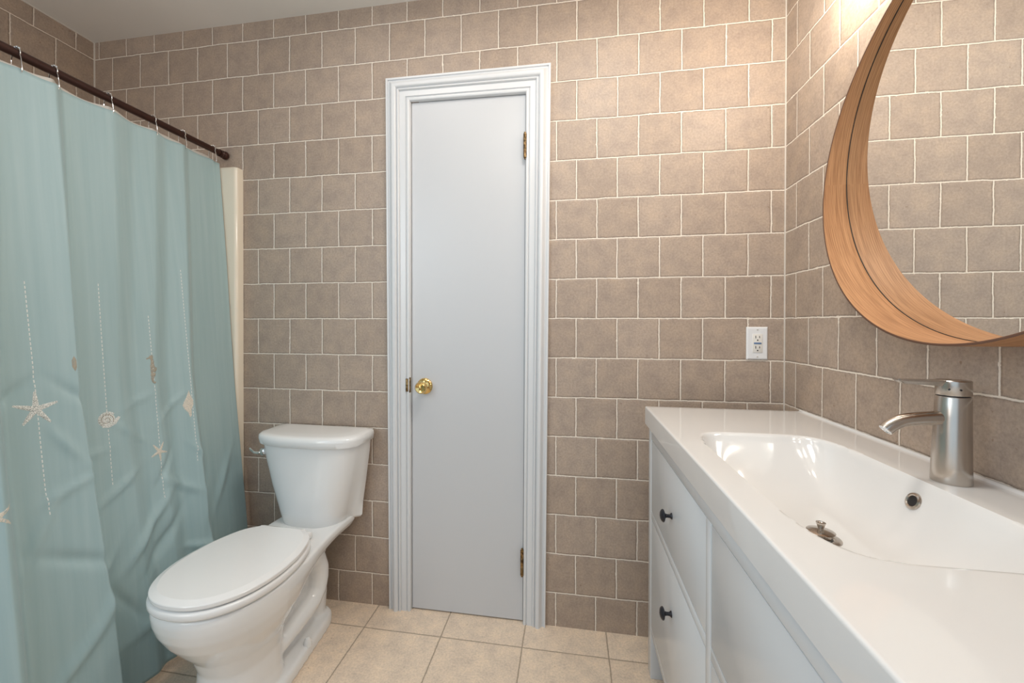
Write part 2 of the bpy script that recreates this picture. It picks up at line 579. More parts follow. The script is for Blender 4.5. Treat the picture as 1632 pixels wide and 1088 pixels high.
# ------------------------------------------------------------------ electrical outlet
out = thing('wall_outlet', 'white two-socket outlet with blue button on the tile above the vanity', 'outlet', (0.6397, 0, 1.1085))
g = G()
pw, ph = 0.0352, 0.0585
rings = [[Vector((sx * (pw - i), -d, sz * (ph - i))) for sx, sz in ((-1, -1), (1, -1), (1, 1), (-1, 1))] for i, d in ((0, 0), (0, 0.003), (0.0035, 0.0062), (0.008, 0.0066))]
g.loft(rings)
g.obj('cover_plate', M_plate, out, smooth=False)
rc = G().box((-0.0165, -0.0085, -0.0335), (0.0165, -0.0060, 0.0335), 0.001)
rc = rc.obj('receptacle', M_recep, out)
for s in (1, -1):
    zc = 0.0185 if s > 0 else -0.0185
    for dx, hgt in ((-0.0063, 0.0047), (0.0063, 0.0038)):
        G().box((dx - 0.0011, -0.0088, zc + 0.004 - hgt), (dx + 0.0011, -0.0082, zc + 0.004 + hgt)).obj('slot', M_hole, rc, smooth=False)
    G().lathe([(0, 0), (0.0024, 0), (0.0024, 0.0006), (0, 0.0006)], at((0, -0.0082, zc - 0.0075), (0, -1, 0)), 14).obj('ground_hole', M_hole, rc)
G().box((-0.0125, -0.0098, -0.0028), (0.0125, -0.0082, 0.0028), 0.0006).obj('test_button', M_blue, rc)
for zc in (0.0485, -0.0485):
    sc = G().lathe([(0, 0), (0.0030, 0), (0.0026, 0.0012), (0, 0.0014)], at((0, -0.0064, zc), (0, -1, 0)), 14)
    sc = sc.obj('screw', M_recep, out)
    G().box((-0.0026, -0.0082, zc - 0.0004), (0.0026, -0.0076, zc + 0.0004)).obj('screw_slot', M_hole, sc, smooth=False)

# ------------------------------------------------------------------ tub surround edge
sur = thing('tub_surround', 'cream acrylic shower surround edge beside the curtain', 'shower surround', (-1.445, -0.001, 0))
def sur_ring(z, d=0.0, rr=0.014, dep=0.040):
    pts = [Vector((-0.30, 0, z)), Vector((-0.30, -dep + d, z))]
    for k in range(9):
        a = PI / 2 * k / 8
        pts.append(Vector((-d - rr + rr * math.sin(a), -dep + d + rr - rr * math.cos(a), z)))
    pts.append(Vector((-d, 0, z)))
    return pts
G().loft([sur_ring(0.0), sur_ring(1.842), sur_ring(1.853, 0.003), sur_ring(1.858, 0.010)]).obj('edge_column', M_acryl, sur, angle=40)
G().box((-0.780, -0.014, 0.0), (-0.295, -0.002, 1.857), 0.003).obj('end_panel', M_acryl, sur)

# ------------------------------------------------------------------ curtain rod, hooks, curtain, liner
RX, RZ = -1.527, 1.918
rod = thing('curtain_rod', 'dark bronze tension rod over the shower curtain', 'curtain rod', (RX, 0, RZ))
G().lathe([(0, 0.030), (0.0125, 0.030), (0.0125, 1.55), (0, 1.55)], at((0, 0, 0), (0, -1, 0)), 24).obj('tube', M_rod, rod)
G().lathe([(0, 0.0), (0.012, 0.0005), (0.0165, 0.005), (0.0180, 0.012), (0.0168, 0.019), (0.0140, 0.0235), (0.0160, 0.0265), (0.0160, 0.031), (0.0138, 0.034), (0.0152, 0.037), (0.0150, 0.044), (0, 0.044)],
          at((0, 0, 0), (0, -1, 0)), 28).obj('finial', M_rod, rod)

XBT = [(0.03, -1.375), (0.30, -1.390), (0.62, -1.421), (0.99, -1.457), (1.45, -1.490), (1.87, -1.524)]
# fold ridges, from the wall end outwards: y at z 1.87 / 1.0 / 0.05, depth there, softness
RID = [(-0.045, -0.045, -0.045, 0.000, 0.000, 0.000, 0.3),
       (-0.235, -0.288, -0.265, 0.014, 0.036, 0.058, 0.22),
       (-0.345, -0.415, -0.385, 0.014, 0.024, 0.026, 0.50),
       (-0.490, -0.530, -0.480, 0.018, 0.018, 0.024, 0.55),
       (-0.655, -0.668, -0.625, 0.026, 0.060, 0.078, 0.24),
       (-0.820, -0.862, -0.865, 0.032, 0.085, 0.105, 0.34),
       (-0.980, -1.020, -1.020, 0.020, 0.040, 0.055, 0.2),
       (-1.140, -1.170, -1.170, 0.020, 0.040, 0.055, 0.2),
       (-1.290, -1.310, -1.300, 0.020, 0.040, 0.055, 0.2),
       (-1.450, -1.450, -1.450, 0.010, 0.010, 0.010, 0.3)]
# soft wrinkles: centre y, z, direction (degrees from horizontal), half length, half width, height
WRK = [(-0.47, 0.50, 50, 0.10, 0.014, 0.016), (-0.42, 0.44, 48, 0.09, 0.016, -0.014), (-0.55, 0.66, 35, 0.07, 0.011, 0.009),
       (-0.35, 0.60, -35, 0.08, 0.013, 0.012), (-0.30, 0.36, -20, 0.06, 0.011, 0.013), (-0.70, 0.72, 25, 0.06, 0.011, 0.009),
       (-0.69, 0.52, -30, 0.08, 0.015, -0.012), (-0.62, 0.40, 60, 0.09, 0.014, 0.012), (-0.45, 0.22, 20, 0.10, 0.016, 0.014),
       (-0.33, 0.20, 70, 0.10, 0.013, -0.014), (-0.15, 0.55, 65, 0.10, 0.015, 0.009), (-0.72, 0.25, 50, 0.10, 0.016, 0.014),
       (-0.36, 0.88, 40, 0.06, 0.009, 0.007), (-0.50, 0.82, -40, 0.06, 0.010, 0.008), (-0.68, 0.98, -45, 0.05, 0.011, -0.009),
       (-0.79, 0.99, 45, 0.05, 0.011, -0.009), (-0.55, 0.30, -60, 0.09, 0.013, -0.012), (-0.28, 0.70, -50, 0.06, 0.009, 0.008),
       (-0.47, 0.92, 20, 0.05, 0.010, 0.006), (-0.70, 0.84, -60, 0.05, 0.011, 0.008), (-0.76, 0.62, 70, 0.10, 0.014, 0.010),
       (-0.40, 0.68, 60, 0.06, 0.010, -0.009), (-0.25, 0.50, 75, 0.09, 0.012, -0.010), (-0.62, 0.78, 10, 0.05, 0.010, 0.007)]


def tri(z, a, b, c):
    if z > 1.0:
        return lerp(b, a, min(1.0, (z - 1.0) / 0.87))
    return lerp(c, b, max(0.0, (z - 0.05) / 0.95))


def curt_x(y, z):
    x = stable(XBT, z)
    ys = [tri(z, r[0], r[1], r[2]) for r in RID]
    am = [tri(z, r[3], r[4], r[5]) for r in RID]
    for k in range(len(RID) - 1):
        if ys[k + 1] <= y <= ys[k]:
            p = (y - ys[k + 1]) / (ys[k] - ys[k + 1])
            sl, sr = RID[k + 1][6], RID[k][6]
            x += am[k + 1] * (1 - sstep(p / sl)) + am[k] * (0.5 * sstep(p) + 0.5 * p ** 2.2)
            break
    for wy, wz, a, hl, hw, hh in WRK:
        if abs(y - wy) < 0.3 and abs(z - wz) < 0.3:
            ca, sa = math.cos(math.radians(a)), math.sin(math.radians(a))
            u, v = (y - wy) * ca + (z - wz) * sa, -(y - wy) * sa + (z - wz) * ca
            x += hh * math.exp(-(u / hl) ** 2 - (v / hw) ** 2)
    return x


HOOKS = [-0.079, -0.220, -0.339, -0.489, -0.638, -0.723]
HK = sorted(HOOKS + [-0.875, -1.02, -1.16, -1.30, -1.43])


def curt_top(y):
    for a, b in zip(HK, HK[1:]):
        if a <= y <= b:
            p = (y - a) / (b - a)
            return 1.874 - 0.005 * math.sin(PI * p)
    return 1.870


def sheet(name, fx, y0, y1, ny, zs, ztop, material, parent, thick, zb=0.03):
    v, uvs = [], []
    nz = len(zs)
    for j in range(ny):
        y = lerp(y0, y1, j / (ny - 1))
        zt = ztop(y)
        for s in zs:
            z = lerp(zb, zt, s)
            v.append((fx(y, z), y, z))
            uvs.append((-y, z))
    f = [(j * nz + i, (j + 1) * nz + i, (j + 1) * nz + i + 1, j * nz + i + 1) for j in range(ny - 1) for i in range(nz - 1)]
    me = bpy.data.meshes.new(name)
    me.from_pydata(v, [], f)
    uvl = me.uv_layers.new(name='uv')
    for lp in me.loops:
        uvl.data[lp.index].uv = uvs[lp.vertex_index]
    o = link(name, me, material, parent)
    sm = o.modifiers.new('thickness', 'SOLIDIFY')
    sm.thickness = thick
    sm.offset = 0
    return o


cur = thing('shower_curtain', 'pale teal fabric curtain embroidered with shells and starfish', 'shower curtain', (0, 0, 0))
cloth = sheet('fabric', curt_x, -0.045, -1.45, 700, [i / 170 for i in range(171)], curt_top, M_cloth, cur, 0.0012)


def on_cloth(y, z, h=0.0016):
    e = 0.002
    gx = (curt_x(y + e, z) - curt_x(y - e, z)) / (2 * e)
    gz = (curt_x(y, z + e) - curt_x(y, z - e)) / (2 * e)
    n = Vector((1, -gx, -gz)).normalized()
    return Vector((curt_x(y, z), y, z)) + n * h


def embroider(name, shape_polys, y0, z0, material, sc=1.0, h=0.0022):
    """shape_polys: closed outlines (y, z offsets in metres), each filled as a fan draped over the cloth"""
    g = G()
    for pl in shape_polys:
        cy = sum(p[0] for p in pl) / len(pl)
        cz = sum(p[1] for p in pl) / len(pl)
        n = len(pl)
        v, f = [], []
        for q in (1.0, 0.66, 0.33):
            for a, b in pl:
                v.append(on_cloth(y0 + lerp(cy, a, q) * sc, z0 + lerp(cz, b, q) * sc, 0.0007 if q == 1 else h))
        v.append(on_cloth(y0 + cy * sc, z0 + cz * sc, h))
        for r in range(2):
            for i in range(n):
                k = (i + 1) % n
                f.append((r * n + i, r * n + k, (r + 1) * n + k, (r + 1) * n + i))
        for i in range(n):
            f.append((2 * n + i, 2 * n + (i + 1) % n, 3 * n))
        g.add(v, f)
    return g.obj(name, material, cur, angle=80)


def star(R, r, rot, sq=1.0):
    pl = []
    for k in range(5):
        for q, rr, da in ((0, R, -0.05), (1, R, 0.05), (2, R * 0.62, 0.17), (3, r, PI / 5), (4, R * 0.62, 2 * PI / 5 - 0.17)):
            a = rot + 2 * PI * k / 5 + da
            pl.append((rr * math.cos(a) * sq, rr * math.sin(a)))
    return pl


def stroke(pts, w):
    """a tapered stroke as an outline"""
    L, Rr = [], []
    for i, p in enumerate(pts):
        a, b = pts[max(i - 1, 0)], pts[min(i + 1, len(pts) - 1)]
        tx, ty = b[0] - a[0], b[1] - a[1]
        d = math.hypot(tx, ty) or 1
        ww = w[i] if isinstance(w, (list, tuple)) else w
        L.append((p[0] - ty / d * ww, p[1] + tx / d * ww))
        Rr.append((p[0] + ty / d * ww, p[1] - tx / d * ww))
    return L + Rr[::-1]


def quads(pts, w):
    out = []
    for i in range(len(pts) - 1):
        wi = w if not isinstance(w, (list, tuple)) else w[i]
        out.append(stroke([pts[i], ((pts[i][0] + pts[i + 1][0]) / 2, (pts[i][1] + pts[i + 1][1]) / 2), pts[i + 1]], wi))
    return out


def stitches(y0, z0, y1, z1):
    L = math.hypot(y1 - y0, z1 - z0)
    n = int(L / 0.0125)
    polys = []
    for k in range(n):
        a, b = k / n, (k + 0.62) / n
        polys.append(stroke([(lerp(y0, y1, a), lerp(z0, z1, a)), (lerp(y0, y1, (a + b) / 2), lerp(z0, z1, (a + b) / 2)), (lerp(y0, y1, b), lerp(z0, z1, b))], 0.0011))
    return embroider('stitch_line', polys, 0, 0, M_stitch, 1.0, 0.0014)

stitches(-0.7501, 1.2876, -0.7427, 0.6609)
stitches(-0.5645, 1.2988, -0.5651, 0.6720)
stitches(-0.4188, 1.2026, -0.4159, 0.5740)
stitches(-0.2880, 1.3773, -0.2925, 0.6613)
e = embroider('starfish_embroidery', [star(0.047, 0.0115, PI / 2, 0.86)], -0.7482, 0.9467, M_thr)
e['label'] = 'largest starfish stitched in ivory thread'
e = embroider('starfish_embroidery', [star(0.034, 0.0085, PI / 2 - 0.55, 0.75)], -0.4186, 0.7375, M_thrp)
e['label'] = 'small tilted starfish stitched in cream thread'
e = embroider('starfish_embroidery', [star(0.038, 0.010, PI / 2 + 0.2, 0.9)], -0.8740, 0.7205, M_thrp)
e['label'] = 'starfish cut off by the photo edge'
# nautilus shell: spiral bands and an open mouth
sp = []
for k in range(15):
    a = lerp(0.2 * PI, 1.75 * PI, k / 14)
    r = lerp(0.0245, 0.0145, k / 14)
    sp.append((-0.006 + r * math.cos(a), 0.004 + r * math.sin(a)))
polys = quads(sp, 0.0042)
polys.append([(-0.006 + 0.0235 * math.cos(2 * PI * k / 20), 0.003 + 0.0225 * math.sin(2 * PI * k / 20)) for k in range(20)])
sp = []
for k in range(11):
    a = lerp(0.0, 1.9 * PI, k / 10)
    r = lerp(0.0150, 0.0045, k / 10)
    sp.append((-0.007 + r * math.cos(a), 0.006 + r * math.sin(a)))
polys += quads(sp, 0.0026)
polys.append([(-0.020, -0.020), (0.0, -0.024), (0.018, -0.014), (0.033, 0.006), (0.026, 0.009), (0.014, 0.001), (0.0, -0.008), (-0.015, -0.010)])
e = embroider('nautilus_embroidery', polys, -0.5614, 0.8743, M_thrw, 0.92)
e['label'] = 'nautilus shell stitched in white thread'
sp = []
for k in range(25):
    a = lerp(-0.2 * PI, 2.9 * PI, k / 24)
    r = lerp(0.0200, 0.0040, k / 24)
    sp.append((-0.007 + r * math.cos(a), 0.004 + r * math.sin(a)))
polys = quads(sp, 0.0012)
for k in range(7):
    a = lerp(0.35 * PI, 1.25 * PI, k / 6)
    polys += quads([(-0.007 + q * math.cos(a + (0.021 - q) * 12), 0.004 + q * math.sin(a + (0.021 - q) * 12)) for q in (0.022, 0.018, 0.014)], 0.0008)
embroider('nautilus_chamber_lines', polys, -0.5614, 0.8743, M_thrt, 0.92, 0.0030)
# seahorse: head with snout, curved body, curled tail
body = [(0.002, 0.036), (0.005, 0.026), (0.003, 0.014), (0.004, 0.002), (0.005, -0.012), (0.002, -0.024), (0.000, -0.034), (0.003, -0.044), (0.007, -0.047), (0.007, -0.041)]
wd = [0.0040, 0.0045, 0.0060, 0.0075, 0.0065, 0.0042, 0.0028, 0.0022, 0.0018, 0.0014]
polys = quads(body, wd)
polys.append([(-0.002, 0.044), (0.006, 0.046), (0.008, 0.038), (0.004, 0.032), (-0.003, 0.034), (-0.011, 0.032), (-0.012, 0.036), (-0.005, 0.039)])
polys.append([(0.009, 0.008), (0.016, 0.004), (0.015, -0.006), (0.009, -0.008)])
e = embroider('seahorse_embroidery', polys, -0.4230, 1.0197, M_thrt, 1.05)
e['label'] = 'slim seahorse stitched in tan thread'
# whelk shell
polys = [[(0.003, 0.050), (0.008, 0.030), (0.015, 0.012), (0.014, -0.006), (0.007, -0.022), (0.006, -0.044), (0.001, -0.050), (-0.003, -0.032), (-0.013, -0.018), (-0.018, -0.004), (-0.013, 0.010), (-0.006, 0.024), (-0.001, 0.038)]]
e = embroider('whelk_embroidery', polys, -0.3030, 0.8794, M_thrp)
e['label'] = 'whelk shell stitched in cream thread'
polys = [[(0.000, 0.022), (0.004, 0.012), (0.004, -0.010), (0.000, -0.022), (-0.005, -0.008), (-0.005, 0.010)]]
e = embroider('shell_embroidery', polys, -0.6720, 1.0613, M_thrt)


lin = thing('shower_liner', 'off-white vinyl liner peeking out behind the teal curtain', 'shower liner', (0, 0, 0))
sheet('vinyl', lambda y, z: curt_x(y, z) - 0.016 - 0.02 * max(0, 1 - z / 1.2), -0.055, -1.45, 300, [i / 40 for i in range(41)], lambda y: curt_top(y) + 0.013 + 0.004 * math.sin(y * 37), M_liner, lin, 0.001, 0.15)

names = ['closest to the tiled wall end of the rod', 'second from the wall end of the rod', 'third from the wall end of the rod',
         'fourth from the wall end of the rod', 'fifth from the wall end, above the deep curtain fold', 'farthest from the wall end, at the top corner of the photo']
hook0 = None
for i, yy in enumerate(HOOKS):
    lb = 'chrome roller curtain hook ' + names[i]
    if hook0 is None:
        hook0 = thing('curtain_hook', lb, 'curtain hook', (RX, yy, RZ), 0, 'roller hooks along the curtain rod')
        path = []
        for k in range(15):
            a = lerp(-0.15 * PI, 1.15 * PI, k / 14)
            path.append((0.0158 * math.cos(a), 0, 0.0158 * math.sin(a)))
        front = [(0.013, 0.0, -0.052), (0.0165, 0.0, -0.0565), (0.0205, 0.0, -0.054), (0.0215, 0.0, -0.046), (0.0205, 0.0, -0.034), (0.0185, 0.0, -0.022), (0.0165, 0.0, -0.012)]
        back = [(-0.0165, 0, -0.020), (-0.0145, 0, -0.038), (-0.008, 0, -0.054), (0.002, 0, -0.058)]
        G().tube(front + path + back, 0.0013, 8).obj('wire', M_chrome, hook0)
        for a in (0.28, 0.43, 0.57, 0.72):
            c = (0.0165 * math.cos(a * PI), 0, 0.0165 * math.sin(a * PI))
            G().lathe([(0, -0.0034), (0.0018, -0.0030), (0.0033, -0.001), (0.0033, 0.001), (0.0018, 0.0030), (0, 0.0034)], at(c, (0, 1, 0)), 10).obj('roller_bead', M_chrome, hook0)
    else:
        hk = hook0.copy()
        COL.objects.link(hk)
        hk.location = (RX, yy, RZ)
        hk['label'] = lb
        for ch in list(hook0.children):
            c = ch.copy()
            COL.objects.link(c)
            c.parent = hk

# ------------------------------------------------------------------ toilet
toi = thing('toilet', 'white two-piece toilet with closed lid between the curtain and the door', 'toilet', (-1.030, -0.004, 0), -0.03)
EGG = 2.25


def outline(tb, yf, ye, n1=26, n2=26):
    """half widths from a table over the back part, superellipse nose from ye to yf; returns a closed ring of (x, y)"""
    tb = sorted(tb)
    we = stable(tb, ye)
    half = []
    y_r = tb[-1][0]
    for k in range(n1):
        y = lerp(y_r, ye, k / n1)
        half.append((stable(tb, y), y))
    for k in range(n2 + 1):
        a = PI / 2 * k / n2
        half.append((we * max(0.0, math.cos(a)) ** (2 / EGG), ye + (yf - ye) * math.sin(a) ** (2 / EGG)))
    half[-1] = (0.0, yf)
    left = [(-x, y) for x, y in half[:-1]][::-1]
    return half + left


secs = [
    (0.000, -0.615, -0.46, [(-0.10, 0.055), (-0.20, 0.060), (-0.34, 0.075), (-0.40, 0.105), (-0.46, 0.120)]),
    (0.030, -0.610, -0.46, [(-0.10, 0.050), (-0.30, 0.052), (-0.365, 0.058), (-0.395, 0.095), (-0.45, 0.114)]),
    (0.080, -0.598, -0.46, [(-0.10, 0.040), (-0.30, 0.042), (-0.365, 0.047), (-0.395, 0.086), (-0.44, 0.104)]),
    (0.150, -0.592, -0.46, [(-0.10, 0.038), (-0.30, 0.042), (-0.360, 0.047), (-0.395, 0.085), (-0.44, 0.102)]),
    (0.200, -0.610, -0.46, [(-0.10, 0.038), (-0.29, 0.042), (-0.345, 0.050), (-0.390, 0.093), (-0.45, 0.114)]),
    (0.240, -0.642, -0.46, [(-0.10, 0.040), (-0.27, 0.044), (-0.320, 0.060), (-0.385, 0.115), (-0.46, 0.136)]),
    (0.285, -0.675, -0.47, [(-0.09, 0.050), (-0.23, 0.058), (-0.285, 0.086), (-0.37, 0.138), (-0.47, 0.159)]),
    (0.325, -0.697, -0.48, [(-0.06, 0.085), (-0.17, 0.092), (-0.27, 0.124), (-0.37, 0.155), (-0.48, 0.172)]),
    (0.355, -0.707, -0.48, [(-0.04, 0.125), (-0.15, 0.128), (-0.25, 0.141), (-0.36, 0.163), (-0.48, 0.177)]),
    (0.380, -0.711, -0.48, [(-0.035, 0.140), (-0.15, 0.142), (-0.25, 0.149), (-0.36, 0.166), (-0.48, 0.178)]),
    (0.398, -0.708, -0.48, [(-0.037, 0.138), (-0.15, 0.140), (-0.25, 0.147), (-0.36, 0.164), (-0.48, 0.176)]),
]
g = G()
g.loft([[Vector((x, y, z)) for x, y in outline(tb, yf, ye)] for z, yf, ye, tb in secs])
plate = [(-0.085, 0.050), (-0.100, 0.075), (-0.14, 0.092), (-0.22, 0.103), (-0.32, 0.116), (-0.40, 0.126), (-0.46, 0.130)]
g.loft([[Vector((x * s, y + dy * 0, z)) for x, y in outline(plate, -0.622, -0.46)] for z, s, dy in ((0, 1, 0), (0.026, 0.985, 0), (0.036, 0.955, 0), (0.040, 0.90, 0))])
for s in (1, -1):
    pth = [(-0.285, 0.335), (-0.228, 0.318), (-0.186, 0.285), (-0.170, 0.245), (-0.169, 0.205), (-0.180, 0.168), (-0.210, 0.142), (-0.255, 0.128), (-0.31, 0.118), (-0.37, 0.108), (-0.42, 0.098)]
    g.tube([(s * 0.062, y, z) for y, z in pth], [0.034, 0.037, 0.038, 0.038, 0.037, 0.036, 0.035, 0.034, 0.033, 0.031, 0.028], 16)
g.tube([(0, -0.16, 0.29), (0, -0.135, 0.22), (0, -0.13, 0.12), (0, -0.14, 0.02)], [0.05, 0.06, 0.062, 0.06], 16)
bowl = g.obj('bowl', M_porc, toi, angle=None)
rm = bowl.modifiers.new('fuse', 'REMESH')
rm.mode = 'VOXEL'
rm.voxel_size = 0.0042
rm.use_smooth_shade = True
smo = bowl.modifiers.new('soften', 'SMOOTH')
smo.factor = 0.5
smo.iterations = 8
for s in (1, -1):
    G().lathe([(0, 0.0), (0.0145, 0.0), (0.0140, 0.008), (0.0115, 0.020), (0.0075, 0.028), (0.0, 0.031)], at((s * 0.099, -0.285, 0.034)), 20).obj('bolt_cap', M_porc, toi)

# seat and lid
back_tb = [(-0.272, 0.083), (-0.286, 0.100), (-0.305, 0.124), (-0.335, 0.145), (-0.38, 0.162), (-0.43, 0.174), (-0.49, 0.179)]


def ovals(scale, shift=0.0, yb=0.0):
    """the seat outline pulled in by `scale` metres"""
    ring = outline(back_tb, -0.716, -0.49)
    cx, cy = 0.0, -0.49
    out_ = []
    n = len(ring)
    for i, (x, y) in enumerate(ring):
        a, b = ring[i - 1], ring[(i + 1) % n]
        tx, ty = b[0] - a[0], b[1] - a[1]
        d = math.hypot(tx, ty) or 1
        nx, ny = -ty / d, tx / d
        if nx * (x - cx) + ny * (y - cy) > 0:
            nx, ny = -nx, -ny
        out_.append((x + nx * scale, y + ny * scale))
    return out_


def rings_of(spec):
    return [[Vector((x, y, z)) for x, y in ovals(s)] for s, z in spec]


seat = G().loft(rings_of([(0.010, 0.4010), (0.002, 0.4030), (-0.001, 0.4080), (-0.001, 0.4190), (0.002, 0.4235), (0.012, 0.4250)])).obj('seat', M_seat, toi, angle=50)
lid = G().loft(rings_of([(0.010, 0.4290), (0.004, 0.4300), (0.003, 0.4330), (0.003, 0.4400), (0.0045, 0.4420), (0.022, 0.4490), (0.0235, 0.4491)])).obj('seat_lid', M_seat, toi, angle=12)
for s in (1, -1):
    G().box((s * 0.075 - 0.022, -0.282, 0.400), (s * 0.075 + 0.022, -0.248, 0.424), 0.008, 3).obj('seat_hinge', M_seat, toi)

# tank: bowed front, flat back, narrowing towards the bottom


def tank_ring(z, wb, wf, yb, ys, yf, n=18, pw=2.6):
    """wb/wf half width at the back/front corner, ys where the side ends, yf the middle of the bowed front"""
    half = [(0.0, yb), (wb - 0.02, yb), (wb - 0.006, yb - 0.003), (wb, yb - 0.014), (lerp(wb, wf, 0.5), lerp(yb, ys, 0.5))]
    for k in range(n + 1):
        a = PI / 2 * k / n
        half.append((wf * max(0.0, math.cos(a)) ** (2 / pw), ys + (yf - ys) * math.sin(a) ** (2 / pw)))
    left = [(-x, y) for x, y in half[1:-1]][::-1]
    return [Vector((x, y, z)) for x, y in half + left]


G().loft([tank_ring(0.383, 0.130, 0.095, -0.030, -0.080, -0.165), tank_ring(0.388, 0.162, 0.120, -0.020, -0.070, -0.182), tank_ring(0.396, 0.168, 0.128, -0.017, -0.068, -0.188),
          tank_ring(0.45, 0.172, 0.142, -0.016, -0.080, -0.192), tank_ring(0.55, 0.186, 0.170, -0.015, -0.095, -0.199),
          tank_ring(0.66, 0.200, 0.194, -0.014, -0.108, -0.204), tank_ring(0.708, 0.204, 0.201, -0.014, -0.112, -0.206)]).obj('tank', M_porc, toi, angle=60)
G().loft([tank_ring(0.706, 0.206, 0.204, -0.012, -0.112, -0.209), tank_ring(0.709, 0.213, 0.213, -0.008, -0.115, -0.217), tank_ring(0.730, 0.216, 0.217, -0.007, -0.116, -0.221),
          tank_ring(0.741, 0.214, 0.215, -0.008, -0.115, -0.219), tank_ring(0.747, 0.207, 0.207, -0.012, -0.112, -0.211), tank_ring(0.7495, 0.192, 0.190, -0.022, -0.105, -0.194),
          tank_ring(0.7505, 0.150, 0.148, -0.035, -0.09, -0.150)]).obj('tank_lid', M_porc, toi, angle=60)
g = G().lathe([(0, 0), (0.0125, 0.0), (0.0150, 0.004), (0.0145, 0.009), (0.0095, 0.0145), (0, 0.017)], at((-0.180, -0.164, 0.672), (-0.35, -1, 0)), 20)
g.tube([(-0.184, -0.172, 0.672), (-0.194, -0.178, 0.669), (-0.212, -0.178, 0.670), (-0.232, -0.172, 0.678), (-0.240, -0.168, 0.682)], [0.006, 0.0058, 0.0050, 0.0052, 0.004], 12)
fl = g.obj('flush_lever', M_chrome, toi)
fl['label'] = 'chrome flush lever'

# ------------------------------------------------------------------ vanity cabinet
FX = 0.243
CY0, CY1 = -0.150, -1.395
van = thing('vanity_cabinet', 'white vanity cabinet with black knobs under the washbasin', 'vanity cabinet', (FX, 0, 0))
def part(g, name, m_=M_cab, parent=van, ang=35):
    return g.xf(Matrix.Translation((-FX, 0, 0))).obj(name, m_, parent, angle=ang)
part(G().box((FX + 0.012, CY0 - 0.02, 0.135), (0.725, CY0 - 0.002, 0.829), 0.001), 'side_panel')
part(G().box((FX + 0.012, CY1 + 0.002, 0.135), (0.725, CY1 + 0.02, 0.829), 0.001), 'side_panel')
part(G().box((FX + 0.024, CY1 + 0.02, 0.150), (0.725, CY0 - 0.02, 0.168)), 'bottom_panel')
part(G().box((0.710, CY1 + 0.02, 0.168), (0.725, CY0 - 0.02, 0.829)), 'back_panel')
LW = 0.044
for ly in (CY0 - LW, CY1):
    for lx in (FX, 0.725 - LW):
        part(G().box((lx, ly, 0.0), (lx + LW, ly + LW, 0.829), 0.0022, 2), 'leg')
YM = -0.7755
part(G().box((FX, CY1 + LW, 0.7950), (FX + 0.02, CY0 - LW, 0.829), 0.002), 'top_rail')
part(G().box((FX, YM - 0.015, 0.172), (FX + 0.02, YM + 0.015, 0.795), 0.0026, 2), 'stile')
part(G().box((FX + 0.001, CY1 + LW, 0.150), (FX + 0.02, CY0 - LW, 0.172), 0.002), 'bottom_rail')
for y0, y1 in ((YM + 0.015, CY0 - LW), (CY1 + LW, YM - 0.015)):
    part(G().box((FX + 0.0005, y0, 0.5330), (FX + 0.02, y1, 0.5570), 0.002), 'middle_rail')
    for z0, z1, zk in ((0.5570, 0.7950, 0.668), (0.1720, 0.5330, 0.408)):
        dr = part(G().box((FX + 0.0008, y0 + 0.0020, z0 + 0.0020), (FX + 0.0205, y1 - 0.0020, z1 - 0.0020), 0.0018, 2), 'drawer')
        yk = (y0 + y1) / 2
        kb = G().lathe([(0, 0), (0.0085, 0), (0.0080, 0.002), (0.0048, 0.006), (0.0045, 0.013), (0.0060, 0.017), (0.0120, 0.019), (0.0160, 0.021), (0.0165, 0.0235), (0.0145, 0.0265), (0.0090, 0.0295), (0, 0.031)],
                       at((FX + 0.0012, yk, zk), (-1, 0, 0)), 26)
        kb = part(kb, 'knob', M_knob, dr)
        kb['label'] = 'round black drawer knob'

# ------------------------------------------------------------------ washbasin top
SX0, SX1, SY0, SY1, SZ0, SZ1 = 0.2365, 0.7305, -0.114, -1.420, 0.8300, 0.8900
BX0, BX1, BY0, BY1 = 0.296, 0.612, -0.452, -1.076
BD = 0.1195


def basin(x, y):
    xc, yc = (BX0 + BX1) / 2, (BY0 + BY1) / 2
    u, v = (x - xc) / ((BX1 - BX0) / 2), (y - yc) / ((BY0 - BY1) / 2)
    au, av = abs(u), abs(v)
    n = 5.5
    s = au**n + av**n
    rho = s ** (1 / n)
    if rho >= 1.0:
        return 0.0
    wx = au**n / s if s > 1e-9 else 0.5
    mx = 7.0 if u < 0 else 4.2
    my = 3.0
    mm = lerp(my, mx, wx)
    d = BD * (1 - rho ** mm)
    # soft rim
    t = min(1.0, (1 - rho) / 0.035)
    return d * (0.35 + 0.65 * t) if t < 1 else d


def edge_samples(a, b, r, n=6):
    """positions and drops for a rounded outer edge going inwards from a towards b"""
    s = 1 if b > a else -1
    out_ = [(a, SZ1 - SZ0), (a, r * 1.001)]
    for k in range(1, n + 1):
        t = PI / 2 * k / n
        out_.append((a + s * r * (1 - math.cos(t)), r * (1 - math.sin(t))))
    return out_


